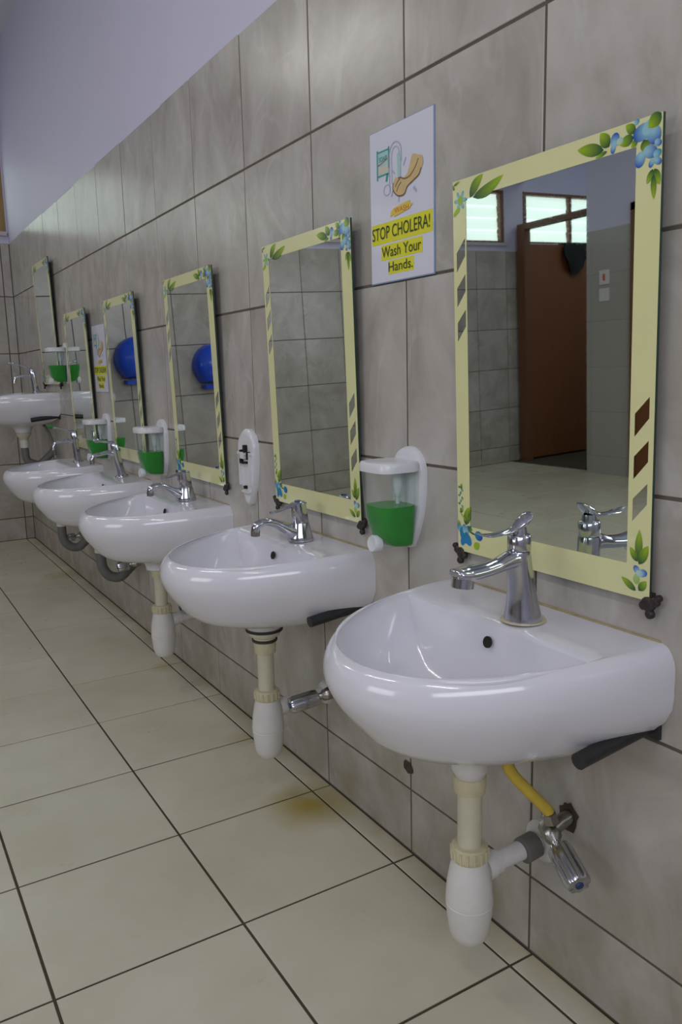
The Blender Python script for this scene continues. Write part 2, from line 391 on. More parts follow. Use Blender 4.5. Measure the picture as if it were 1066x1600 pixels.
grid_tiles(fl, 'floor_tile', 'floor', xs, [YB]+[k-0.0307 for k in range(-6, 13)]+[YF], 'floor_tile')
# painted wall over the far tiles, with the window band cut in it
WZ0, WZ1 = 5.46, 6.72
wins = [(-2.55, -0.03), (-5.75, -3.2), (-8.7, -6.4), (-11.85, -9.35)]
mb = MB(); mb.box(-16.5, 0.0, YF, YF+0.35, ZT-0.02, WZ0); mb.box(-16.5, 0.0, YF, YF+0.35, WZ1, ZC)
xcuts = [-16.5, -15.9, -12.6]
prev = 0.0
for a, b in sorted(wins, reverse=True):
    if prev-b > 0.001: mb.box(b, prev, YF, YF+0.35, WZ0, WZ1)
    prev = a
mb.box(-12.5, prev, YF, YF+0.35, WZ0, WZ1); mb.box(-16.5, -15.9, YF, YF+0.35, WZ0, WZ1)
struct('wall_far_upper', mb, 'plaster')
def window(idx, x0, x1, wood):
    root = empty('window_%d' % idx, ((x0+x1)/2, YF+0.12, WZ0)); root['kind'] = 'structure'
    h = (x1-x0)/2; H = WZ1-WZ0; t = 0.11
    f = MB(); f.box(-h, h, -0.13, 0.1, 0, 0.07); f.box(-h, h, -0.13, 0.1, H-0.07, H)
    f.box(-h, -h+t, -0.13, 0.1, 0.07, H-0.07); f.box(h-t, h, -0.13, 0.1, 0.07, H-0.07)
    f.box(-0.05, 0.05, -0.1, 0.08, 0.07, H-0.07)
    f.build('window_frame', wood, root)
    for sx0, sx1 in ((-h+t, -0.05), (0.05, h-t)):
        n = 4
        for k in range(n):
            z0 = 0.07+(H-0.14)*k/n; z1 = 0.07+(H-0.14)*(k+1)/n+0.012
            M4 = Matrix.Translation((0, 0, (z0+z1)/2)) @ Matrix.Rotation(-0.12, 4, 'X')
            MB().box(sx0, sx1, 0.0, 0.012, -(z1-z0)/2, (z1-z0)/2, M4).build('pane', 'pane', root)
    MB().box(-h-0.05, h+0.03 if x1 < -0.2 else h, -0.2, -0.10, -0.05, 0.02).build('window_sill', 'sill', root)
    return root
for i, (a, b) in enumerate(wins): window(i+1, a, b, 'frame_pale' if i == 0 else 'frame_wood')
window(5, -15.9, -12.5, 'frame_wood')
struct('ceiling', MB().box(-16.5, 0.35, YB-0.3, YF+0.35, ZC, ZC+0.2), 'ceiling')
# side wall opposite: brown doors, tiled pier, doorway into the next room
mb = MB(); mb.box(XL-0.25, XL, YB, 6.40, 0, ZT); mb.box(XL-0.25, -11.7, 8.92, 10.13, 0, ZT); mb.box(XL-0.25, -11.78, 6.40, 8.92, 0, 5.60)
struct('wall_left', mb, 'grid_y')
mb = MB(); mb.box(XL-0.25, XL, YB, 6.40, ZT, ZC); mb.box(XL-0.25, -11.7, 8.96, 10.13, ZT, ZC); mb.box(XL-0.25, -11.7, 6.40, 8.96, 5.6, ZC); mb.box(XL-0.25, XL, 10.13, YF, 6.95, ZC)
struct('wall_left_upper', mb, 'plaster')
struct('wall_side_room', MB().box(-16.5, -16.3, YB, YF, -0.01, ZC), 'plaster')
struct('floor_side_room', MB().box(-16.3, -12.05, YB, YF, -0.012, -0.001), 'grout_floor')
d1 = empty('door_1', (XL+0.02, 12.65, 0)); d1['kind'] = 'structure'
f = MB(); f.box(-0.1, 0.1, -0.12, 0.14, 0, 5.9); f.box(-0.1, 0.1, -2.45, -0.12, 5.76, 5.9); f.box(-0.1, 0.1, -2.52, -2.40, 0, 5.9)
f.build('door_frame', 'frame_wood', d1)
MB().box(-2.45, -0.1, 0.02, 0.12, 0.05, 5.43).build('door_leaf', 'door_wood', d1)
d2 = empty('door_2', (-11.70, 8.92, 0)); d2['kind'] = 'structure'
f = MB(); f.box(-0.1, 0.06, -0.12, 0.0, 0, 5.7); f.box(-0.1, 0.06, -2.35, 0, 5.55, 5.7); f.box(-0.1, 0.06, -2.35, -2.23, 0, 5.7)
f.build('door_frame', 'frame_wood', d2); MB().box(-0.08, 0.0, -2.23, -0.12, 0.04, 5.55).build('door_leaf', 'door_wood', d2)
# wall behind the camera with its window band
mb = MB(); mb.box(-16.5, 0.0, YB-0.3, YB, 0, 4.5); mb.box(-16.5, 0.0, YB-0.3, YB, 6.8, ZC); mb.box(-16.5, -9.2, YB-0.3, YB, 4.5, 6.8); mb.box(-1.2, 0, YB-0.3, YB, 4.5, 6.8)
struct('wall_back', mb, 'plaster')

# ---------------------------------------------------------------- wall basins
def dshape(w_, d_, z, ex=2.05, x0=0.0, y0=0.0, nf=56, nb=20, xb=0.0):
    pts = []
    for k in range(nf+1):
        t = pi*k/nf; c, s_ = math.cos(t), math.sin(t)
        pts.append((xb-(d_)*abs(s_)**(2/ex), y0+w_*math.copysign(abs(c)**(2/ex), c), z))
    for k in range(1, nb): pts.append((xb, y0-w_+2*w_*k/nb, z))
    return pts
def scale_ring(r, s_, cx, cy, z): return [(cx+(p[0]-cx)*s_, cy+(p[1]-cy)*s_, z) for p in r]
def mixr(a, b, t, z): return [(p[0]+(q[0]-p[0])*t, p[1]+(q[1]-p[1])*t, z) for p, q in zip(a, b)]
RZ = 1.82
def make_basin(y, label, dz=0.0):
    root = empty('wall_basin', (0, y, dz), label, 'basin', 'white wall basins in the row')
    o = dshape(0.70, 1.105, 0); rings = []
    cx = -0.44
    # a round ring whose points run in the same sense and phase as the outline
    def rnd(r, z, zz=None):
        out = []
        for p in o:
            a = math.atan2(p[1], p[0]-cx); out.append((cx+r*math.cos(a), r*math.sin(a), z))
        return out
    rings += [rnd(0.09, 1.212), rnd(0.116, 1.215), rnd(0.122, 1.25), rnd(0.15, 1.295)]
    for s_, z in ((0.36, 1.326), (0.48, 1.333), (0.60, 1.348), (0.71, 1.380), (0.80, 1.430), (0.875, 1.505), (0.932, 1.562), (0.970, 1.618), (0.993, 1.665), (1.0, 1.70), (0.998, 1.730), (0.989, 1.758), (0.974, 1.783), (0.955, 1.802), (0.932, 1.814), (0.908, RZ)):
        r = []
        for p in o:
            fr = min(1, abs(p[0])/0.55)                   # 0 at the wall, 1 towards the front
            keep = max(0.0, min(1.0, (z-1.36)/0.13))      # above this height the back stays flat on the wall and full width
            if z > 1.705: sy = s_+(1-s_)*(1-fr)*0.05
            else: sy = s_+(1-s_)*(1-fr)*max(0.0, min(1.0, (z-1.36)/0.22))
            x = cx+(p[0]-cx)*s_
            if p[0] > cx: x += (p[0]-x)*keep
            r.append((min(x, 0.0), p[1]*sy, z))
        rings.append(r)
    ob = MB(); 
    inner = dshape(0.590, 0.685, 0, ex=2.15, xb=-0.345)
    top = rings[-1]
    rings.append(mixr(top, inner, 0.55, RZ+0.001)); rings.append(mixr(top, inner, 0.82, RZ-0.001)); rings.append(mixr(top, inner, 0.94, RZ-0.007)); rings.append(mixr(top, inner, 1.0, RZ-0.018))
    cxi = -0.56
    for s_, z in ((0.978, RZ-0.040), (0.945, RZ-0.09), (0.90, RZ-0.16), (0.83, RZ-0.235), (0.72, RZ-0.30), (0.56, RZ-0.345), (0.36, RZ-0.375), (0.16, RZ-0.392), (0.06, RZ-0.40)):
        mo = max(0.0, min(1.0, (0.97-s_)/0.25)); rg = []        # the corners round off on the way down
        for p in inner:
            a_ = math.atan2(p[1]/0.58, (p[0]-cxi)/(0.47 if p[0] < cxi else 0.24))
            e_ = (cxi+(0.47 if math.cos(a_) < 0 else 0.235)*math.cos(a_), 0.58*math.sin(a_))
            q_ = (p[0]+(e_[0]-p[0])*mo, p[1]+(e_[1]-p[1])*mo)
            rg.append((cxi+(q_[0]-cxi)*s_, q_[1]*s_, z))
        rings.append(rg)
    def droop(p):      # the rim falls slightly towards the front edge
        x, y_, z = p; k = max(0, min(1, (z-1.45)/0.35))
        return (x, y_, z-0.050*k*min(1.0, abs(x)/1.05)**1.5)
    rings = [[droop(p) for p in r_] for r_ in rings]
    ob.loft(rings, cap0=True, cap1=True); body = ob.build('basin_bowl', 'ceramic', root)
    # low raised pad of the tap deck edge
    # overflow hole in the back slope of the bowl, plug outlet
    q = Vector((-1, 0, 0.25)).normalized()
    MB().lathe([(0.0, 0.0), (0.026, 0.0), (0.026, 0.006)], (-0.366, -0.03, 1.725), q, 16).build('overflow_hole', 'hole', root)
    MB().lathe([(0.0, 0), (0.05, 0), (0.075, 0.004), (0.085, 0.010), (0.08, 0.016), (0.055, 0.012), (0.0, 0.010)], (-0.56, 0, RZ-0.405), (0, 0, 1), 20).build('plug_outlet', 'chrome', root)
    b = MB(); b.tube([(-0.002, 0.66, 1.56), (-0.002, 0.685, 1.66), (-0.002, 0.665, 1.76), (-0.002, 0.625, RZ), (-0.002, 0, RZ+0.002), (-0.002, -0.625, RZ), (-0.002, -0.665, 1.76), (-0.002, -0.685, 1.66), (-0.002, -0.66, 1.56)], 0.008, 8, (1, 0, 0))
    b.build('sealant_bead', 'old_sealant', root, 'stained sealant line along the wall')
    for sy in (-1, 1):
        b = MB(); b.tube([(0.0, sy*0.60, 1.470), (-0.42, sy*0.60, 1.425)], 0.033, 12)
        b.box(-0.02, 0.0, sy*0.60-0.05, sy*0.60+0.05, 1.42, 1.53)
        b.build('support_bracket', 'bracket', root, 'dark steel bracket tube')
    return root
basin_labels = ['white wall basin nearest the camera, below the mirror showing the brown door',
 'second white wall basin from the camera, low lever tap with a blue dot on it',
 'third white wall basin from the front, with a low lever tap and bottle trap',
 'fourth white wall basin, slim leaning pillar tap, grey hose waste curving below it',
 'fifth white wall basin, farthest of the low ones, pillar tap with green end',
 'high-mounted white wall basin at the far corner, set above all others']
BY = [-0.06, 2.04, 4.20, 6.28, 8.26, 10.50]
BZ = [0, 0, 0, 0, 0, 0.90]
for y, l, z in zip(BY, basin_labels, BZ): make_basin(y, l, z)

# ---------------------------------------------------------------- taps
def tap_leaf(loc, label):
    r = empty('mixer_tap', loc, label, 'tap')
    b = MB(); b.loft([[(0.010-0.02*k0+rx*math.cos(2*pi*k/28), ry*math.sin(2*pi*k/28), z) for k in range(28)] for (rx, ry, z, k0) in
        ((0.082, 0.086, 0, 0), (0.082, 0.086, 0.010, 0), (0.073, 0.077, 0.045, 0.1), (0.062, 0.067, 0.11, 0.4), (0.055, 0.060, 0.18, 0.8), (0.052, 0.056, 0.25, 1.2), (0.052, 0.054, 0.296, 1.5), (0.048, 0.050, 0.310, 1.5), (0.03, 0.03, 0.314, 1.5))])
    b.build('tap_body', 'chrome', r)
    pth = spline([(0.005, 0, 0.268), (-0.06, 0, 0.278), (-0.14, 0, 0.262), (-0.225, 0, 0.252), (-0.31, 0, 0.250), (-0.360, 0, 0.258), (-0.372, 0, 0.257)], 6)
    rad = lerpl([(0.046, 0.050), (0.040, 0.047), (0.030, 0.042), (0.030, 0.048), (0.034, 0.056), (0.024, 0.048), (0.008, 0.022)], 6)
    b = MB(); b.tube(pth, rad, 20); b.build('spout', 'chrome', r)
    MB().lathe([(0.036, 0), (0.047, 0.0), (0.048, 0.040), (0.042, 0.046)], (-0.330, 0, 0.198), (0.12, 0, 1), 20).build('aerator', 'chrome', r)
    b = MB(); b.lathe([(0.048, 0.0), (0.050, 0.004), (0.050, 0.062), (0.044, 0.070), (0.034, 0.072), (0.032, 0.09), (0.03, 0.10)], (-0.018, 0, 0.312), (0, 0, 1), 24); b.build('cartridge_collar', 'chrome', r)
    pth = spline([(0.042, 0, 0.470), (0.022, 0, 0.455), (-0.010, 0, 0.430), (-0.06, 0, 0.405), (-0.13, 0, 0.396), (-0.20, 0, 0.398), (-0.245, 0, 0.410)], 5)
    rad = lerpl([(0.005, 0.022), (0.014, 0.038), (0.022, 0.038), (0.012, 0.024), (0.009, 0.022), (0.007, 0.034), (0.004, 0.016)], 5)
    b = MB(); b.tube(pth, rad, 16); b.build('lever', 'chrome', r, 'leaf-shaped chrome lever')
    b = MB(); b.lathe([(0.093, 0), (0.100, 0.0), (0.098, 0.004)], (0.012, 0, 0.0), (0, 0, 1), 24); b.build('sealant_ring', 'pvc_ring', r)
    return r
def tap_lever(loc, label):
    r = empty('mixer_tap', loc, label, 'tap')
    b = MB(); b.lathe([(0.084, 0), (0.086, 0.006), (0.080, 0.03), (0.070, 0.07), (0.062, 0.105), (0.058, 0.118), (0.03, 0.12)], (0, 0, 0), (0.0, 0, 1), 24); b.build('tap_body', 'chrome', r)
    pth = spline([(0.0, 0, 0.045), (-0.06, 0, 0.060), (-0.12, 0, 0.095), (-0.19, 0, 0.135), (-0.26, 0, 0.150), (-0.315, 0, 0.130), (-0.325, 0, 0.095)], 6)
    rad = lerpl([(0.052, 0.055), (0.048, 0.050), (0.034, 0.042), (0.026, 0.036), (0.025, 0.035), (0.028, 0.034), (0.028, 0.030)], 6)
    MB().tube(pth, rad, 18).build('spout', 'chrome', r)
    MB().lathe([(0.024, 0), (0.029, 0.002), (0.030, 0.036)], (-0.326, 0, 0.066), (0.05, 0, 1), 16).build('aerator', 'dull_chrome', r)
    ax = Vector((-0.10, 0, 1)).normalized()
    MB().lathe([(0.056, 0), (0.057, 0.01), (0.054, 0.10), (0.050, 0.128), (0.04, 0.136), (0.0, 0.138)], (0, 0, 0.120), ax, 22).build('lever_cap', 'chrome', r)
    pth = spline([(0.030, 0, 0.248), (-0.03, 0, 0.246), (-0.10, 0, 0.226), (-0.17, 0, 0.208), (-0.215, 0, 0.207)], 5)
    rad = lerpl([(0.012, 0.046), (0.013, 0.046), (0.010, 0.024), (0.009, 0.020), (0.008, 0.012)], 5)
    MB().tube(pth, rad, 14).build('lever', 'chrome', r)
    MB().lathe([(0.0, 0), (0.022, 0), (0.020, 0.008)], (-0.014, 0, 0.258), ax, 14).build('temperature_dot', 'blue_dot', r, 'blue dot on the tap head')
    return r
def tap_pillar(loc, label, lean=0.0, end='dull_chrome', h=0.36, handle=0.20, hz=0.0):
    r = empty('pillar_tap', loc, label, 'tap')
    ax = Vector((-lean, 0.0, 1)).normalized(); T = lambda x, z: (x-lean*z, 0, z)
    MB().lathe([(0.072, 0), (0.072, 0.012), (0.048, 0.022), (0.044, 0.10), (0.040, h*0.75), (0.042, h-0.02), (0.034, h), (0.0, h+0.004)], (0, 0, 0), ax, 20).build('tap_body', 'chrome', r)
    z = h*0.70
    pth = spline([T(0, z-0.02), T(-0.08, z+0.012), T(-0.17, z), T(-0.235, z-0.01), T(-0.27, z-0.045), T(-0.285, z-0.105)], 6)
    MB().tube(pth, lerpl([0.030, 0.024, 0.020, 0.021, 0.025, 0.026], 6), 14).build('spout', 'chrome', r)
    pth = spline([T(0.0, h), T(-0.05, h+0.012), T(-0.12, h+0.018+hz*0.5), T(-handle, h+0.020+hz)], 5)
    MB().tube(pth, lerpl([(0.022, 0.034), (0.014, 0.022), (0.012, 0.016), (0.012, 0.014)], 5), 12).build('lever', 'chrome', r)
    e = Vector(T(-handle, h+0.020+hz)); MB().tube([e+Vector((0.012, 0, 0)), e+Vector((-0.02, 0, 0.008)), e+Vector((-0.055, 0, 0.018))], [0.016, 0.026, 0.015], 12).build('lever_tip', end, r)
    return r
tap_leaf((-0.235, -0.155, RZ), 'tall chrome mixer tap with leaf lever on the nearest basin')
tap_lever((-0.20, 1.93, RZ), 'low chrome lever tap with blue dot on the second basin')
tap_lever((-0.185, 4.10, RZ), 'low chrome lever tap on the third basin, behind the nearer lever tap')
tap_pillar((-0.155, 6.22, RZ), 'slim chrome pillar tap leaning toward the bowl of the fourth basin', 0.18, 'chrome', 0.38, 0.16, 0.01)
tap_pillar((-0.150, 8.30, RZ), 'slim chrome pillar tap with green lever end on the fifth basin', 0.08, 'green_cap', 0.40, 0.26, 0.05)
tap_pillar((-0.20, 10.50, RZ+0.90), 'chrome pillar tap with raised lever on the high far basin', 0.12, 'chrome', 0.36, 0.26, 0.06)

# ---------------------------------------------------------------- waste traps
TX = -0.44
def bottle_trap(y, dz, label, flange=False, armz=0.74):
    r = empty('bottle_trap', (TX, y, dz), label, 'waste trap', 'white bottle traps under the basins')
    if flange:
        MB().lathe([(0.080, 1.212), (0.084, 1.150), (0.078, 1.135), (0.062, 1.100)], seg=24).build('outlet_flange', 'pvc', r)
    else:
        MB().lathe([(0.100, 1.190), (0.112, 1.186), (0.104, 1.160), (0.078, 1.145), (0.076, 1.130), (0.062, 1.100)], seg=24).build('outlet_flange', 'pvc_old', r)
        MB().lathe([(0.110, 1.214), (0.126, 1.210), (0.126, 1.192), (0.112, 1.186)], seg=24).build('washer', 'rubber', r)
        MB().lathe([(0.074, 1.135), (0.086, 1.131), (0.086, 1.119), (0.074, 1.115)], seg=24).build('washer', 'rubber', r)
    MB().lathe([(0.060, 1.112), (0.074, 1.110), (0.075, 1.080), (0.070, 1.035), (0.058, 1.030)], seg=24).build('top_nut', 'pvc_ring', r, 'yellowed plastic nut')
    MB().lathe([(0.056, 1.035), (0.055, 0.74)], seg=24).build('tailpipe', 'pvc_old', r)
    b = MB(); b.lathe([(0.060, 0.775), (0.078, 0.773), (0.082, 0.768), (0.084, 0.715), (0.080, 0.705), (0.078, 0.70)], seg=28)
    for k in range(16):
        a = 2*pi*k/16; b.lathe([(0.006, 0.71), (0.006, 0.762)], (0.083*math.cos(a), 0.083*math.sin(a), 0), seg=6)
    b.build('cup_nut', 'pvc_ring', r, 'yellowed ribbed nut')
    MB().lathe([(0.078, 0.705), (0.090, 0.66), (0.104, 0.58), (0.109, 0.505), (0.109, 0.496), (0.106, 0.494), (0.106, 0.488), (0.109, 0.486), (0.104, 0.43), (0.094, 0.35), (0.082, 0.315), (0.070, 0.300), (0.0, 0.296)], seg=32).build('trap_cup', 'pvc', r)
    b = MB(); b.tube([(0.085, 0, 0.62), (0.125, 0, 0.622)], 0.062, 18); b.tube([(0.12, 0, 0.622), (0.17, 0, 0.624)], 0.055, 18)
    b.build('arm_nut', 'pvc', r)
    b = MB(); b.tube([(0.16, 0, 0.624), (0.30, -0.015, 0.640), (0.44, -0.03, 0.655)], 0.045, 18); b.build('waste_arm', 'pvc', r)
    if flange:
        MB().lathe([(0.045, 0), (0.105, 0), (0.100, 0.02), (0.070, 0.035), (0.047, 0.04)], (0.44, -0.03, 0.655), (-1, 0, 0.0), 24).build('wall_flange', 'pvc', r)
        MB().lathe([(0.046, 0), (0.062, 0), (0.062, 0.08), (0.05, 0.085)], (0.385, -0.025, 0.650), (-1, 0, -0.1), 20).build('flange_sleeve', 'grey_hose', r, 'grey rubber sleeve')
    else:
        MB().lathe([(0.045, 0), (0.085, 0), (0.075, 0.02), (0.047, 0.03)], (0.44, -0.03, 0.655), (-1, 0, 0.0), 20).build('wall_flange', 'pvc', r)
    return r
bottle_trap(-0.06, 0, 'white bottle trap under the nearest basin, beside the yellow hose', True)
bottle_trap(2.04, 0.03, 'white bottle trap under the second basin, on a long yellowed pipe')
bottle_trap(4.20, 0.10, 'white bottle trap under the third basin, by the grey hose of the fourth')
def hose_trap(y, dz, label, zb=0.66, xw=0.36):
    r = empty('hose_trap', (TX, y, dz), label, 'waste trap', 'grey hose wastes under the far basins')
    MB().lathe([(0.100, 1.214), (0.112, 1.208), (0.104, 1.16), (0.078, 1.14), (0.060, 1.10)], seg=20).build('outlet_flange', 'pvc_old', r)
    MB().lathe([(0.060, 1.105), (0.066, 1.100), (0.064, 0.985), (0.054, 0.975)], seg=20).build('hose_nut', 'pvc', r)
    pth = spline([(0, 0, 1.01), (0.0, 0, 0.92), (0.012, 0, 0.80), (0.08, 0, zb+0.04), (0.19, -0.005, zb+0.01), (0.29, -0.01, zb+0.08), (xw+0.07, -0.01, zb+0.21)], 9)
    rad = [0.055+0.004*(k % 2) for k in range(len(pth))]
    MB().tube(pth, rad, 16).build('ribbed_hose', 'grey_hose', r)
    MB().lathe([(0.05, 0), (0.075, 0), (0.070, 0.02), (0.056, 0.03)], (0.44, -0.01, zb+0.215), (-1, 0, -0.5), 18).build('wall_sleeve', 'bracket', r)
    return r
hose_trap(6.28, 0, 'grey curved waste hose below the fourth basin')
hose_trap(8.26, 0, 'grey curved waste hose below the fifth basin')
hose_trap(10.50, 0.90, 'grey waste hose with ribbed collar below the high far basin', 0.70)

# ---------------------------------------------------------------- stop valves and supply hoses
def stop_valve(y, z, label, dirv, cat='valve', L=0.19, mat='dull_chrome'):
    r = empty('stop_valve', (0, y, z), label, cat, 'stop valves under the basins')
    b = MB(); pts = []
    rr = random.Random(int(z*100)+int(y*10))
    n = 18; ring = [(0.062+rr.uniform(-0.010, 0.012)) for _ in range(n)]
    b.add([(-0.004, ring[k]*math.cos(2*pi*k/n)*0.9, ring[k]*math.sin(2*pi*k/n)*1.15) for k in range(n)]+[(-0.004, 0, 0)], [(k, (k+1) % n, n) for k in range(n)])
    b.build('wall_hole', 'rust_hole', r, 'rough dark hole chipped in the tile')
    b = MB(); b.tube([(0.01, 0, 0), (-0.06, 0, -0.01), (-0.11, 0, -0.03)], [0.036, 0.034, 0.034], 14); b.build('wall_pipe', 'dull_chrome', r)
    d = Vector(dirv).normalized(); o = Vector((-0.12, 0, -0.04))
    b = MB(); b.lathe([(0.020, -0.05), (0.042, -0.045), (0.046, 0.0), (0.040, 0.035), (0.024, 0.05), (0.022, 0.085)], o, d, 8); b.build('valve_body', 'dull_chrome', r)
    b = MB(); q = Vector((0, 0, 1)).rotation_difference(d); rings = []
    for rad, h in ((0.030, 0.075), (0.050, 0.085), (0.054, 0.11), (0.056, 0.085+L-0.02), (0.050, 0.085+L), (0.030, 0.087+L)):
        rings.append([o+q @ Vector((rad*(1+0.07*math.cos(8*2*pi*k/48))*math.cos(2*pi*k/48), rad*(1+0.07*math.cos(8*2*pi*k/48))*math.sin(2*pi*k/48), h)) for k in range(48)])
    b.loft(rings); b.build('valve_handle', 'chrome', r)
    MB().lathe([(0.0, 0), (0.020, 0), (0.018, 0.006)], o+d*(0.086+L), d, 12).build('handle_cap', 'blue_dot', r, 'small dark blue cap')
    return r
stop_valve(-0.245, 0.855, 'chrome stop valve with fluted handle, yellow hose attached, under nearest basin', (-0.30, -0.92, -0.34), L=0.19)
stop_valve(1.76, 0.83, 'chrome stop valve under the second basin, handle pointing at the camera side', (-0.85, 0.10, -0.10))
stop_valve(4.02, 0.95, 'chrome stop valve partly behind the front of the second basin', (-0.9, 0.0, -0.2), L=0.13)
stop_valve(6.02, 0.90, 'chrome stop valve at the end of the fourth basin\'s grey hose', (-0.9, 0.1, -0.1), L=0.12)
stop_valve(8.60, 0.80, 'small chrome stop valve under the fifth basin, farthest of the valves', (-0.9, 0.1, -0.1), L=0.12)
def hose(name, pts, rad, mat, label, cat, endm='dull_chrome'):
    pth = spline(pts, 10); r = empty(name, pts[-1], label, cat)
    o = Vector(pts[-1])
    MB().tube([p-o for p in pth], [rad+(0.0015 if k % 2 else 0) for k in range(len(pth))], 14).build('braided_sleeve', mat, r)
    d = (pth[-1]-pth[-2]).normalized()
    MB().lathe([(rad*0.8, 0), (rad*1.35, 0), (rad*1.35, 0.05), (rad, 0.055)], (0, 0, 0), -d, 6).build('end_nut', endm, r)
    return r
hose('supply_hose', [(-0.31, -0.15, 1.40), (-0.325, -0.158, 1.26), (-0.30, -0.168, 1.14), (-0.22, -0.20, 1.03), (-0.140, -0.240, 0.93), (-0.120, -0.248, 0.868)], 0.026, 'yellow_hose', 'yellow braided supply hose from the nearest basin to its stop valve', 'hose')
hose('supply_hose', [(-0.15, 1.42, 1.40), (-0.12, 1.43, 1.18), (-0.11, 1.50, 1.00), (-0.115, 1.62, 0.93), (-0.12, 1.73, 0.885)], 0.022, 'dull_chrome', 'thin metal supply hose behind the front of the nearest basin', 'hose')
hose('supply_hose', [(-0.20, 10.35, 2.28), (-0.13, 10.2, 2.12), (-0.08, 10.12, 1.90), (-0.08, 10.10, 1.72)], 0.020, 'grey_hose', 'thin dark supply hose below the high far basin', 'hose')
# small chipped hole at the joint near the second valve
o = MB().add([(-0.003, 0.045*math.cos(a)*r_, 0.035*math.sin(a)*r_) for a, r_ in [(2*pi*k/12, 1+0.3*((k*7) % 5)/5) for k in range(12)]], [list(range(12))]).build('wall_hole', 'rust_hole', wr, 'dark chipped hole at a tile joint', loc=(-0.002, 1.02, 0.55))

# ---------------------------------------------------------------- mirrors
MW, MH = 1.163, 1.79
def leaf(mb, b, t, wd, c0, c1, bend=0.0, n=8):
    b, t = Vector(b), Vector(t); d = t-b; L = d.length; d /= L; nrm = Vector((-d.y, d.x)); vs = []; cs = []
    for i in range(n+1):
        k = i/n; hw = wd*math.sin(pi*k**0.85)**0.8 if 0 < i < n else 0.0
        c = b+d*L*k+nrm*bend*L*math.sin(pi*k)
        for s_ in (-1, 0, 1):
            p = c+nrm*s_*hw; vs.append((p.x, p.y, 0)); q = k*(0.75 if s_ else 1.0)
            cs.append(tuple(c0[j]+(c1[j]-c0[j])*min(1, q*1.25) for j in range(3)))
    fs = [(3*i+j, 3*i+j+1, 3*i+j+4, 3*i+j+3) for i in range(n) for j in (0, 1)]
    mb.add(W(vs, mb.w), fs, cs); mb.w += 0.00004
def petal(mb, c, r, cin, cout, ang=0, sq=0.8, n=14):
    vs = [(c[0]+r*0.3*math.cos(ang+pi), c[1]+r*0.3*math.sin(ang+pi), 0)]; cs = [cin]
    for k in range(n):
        a = 2*pi*k/n; x = r*math.cos(a); y = r*sq*math.sin(a)
        vs.append((c[0]+x*math.cos(ang)-y*math.sin(ang), c[1]+x*math.sin(ang)+y*math.cos(ang), 0))
        f = (1+math.cos(a))/2; cs.append(tuple(cin[j]+(cout[j]-cin[j])*f for j in range(3)))
    mb.add(W(vs, mb.w), [(0, 1+k, 1+(k+1) % n) for k in range(n)], cs); mb.w += 0.00004
DG, LG = (0.005, 0.06, 0.035), (0.32, 0.48, 0.02)
PB, DB, TB = (0.30, 0.54, 0.62), (0.005, 0.06, 0.42), (0.01, 0.22, 0.40)
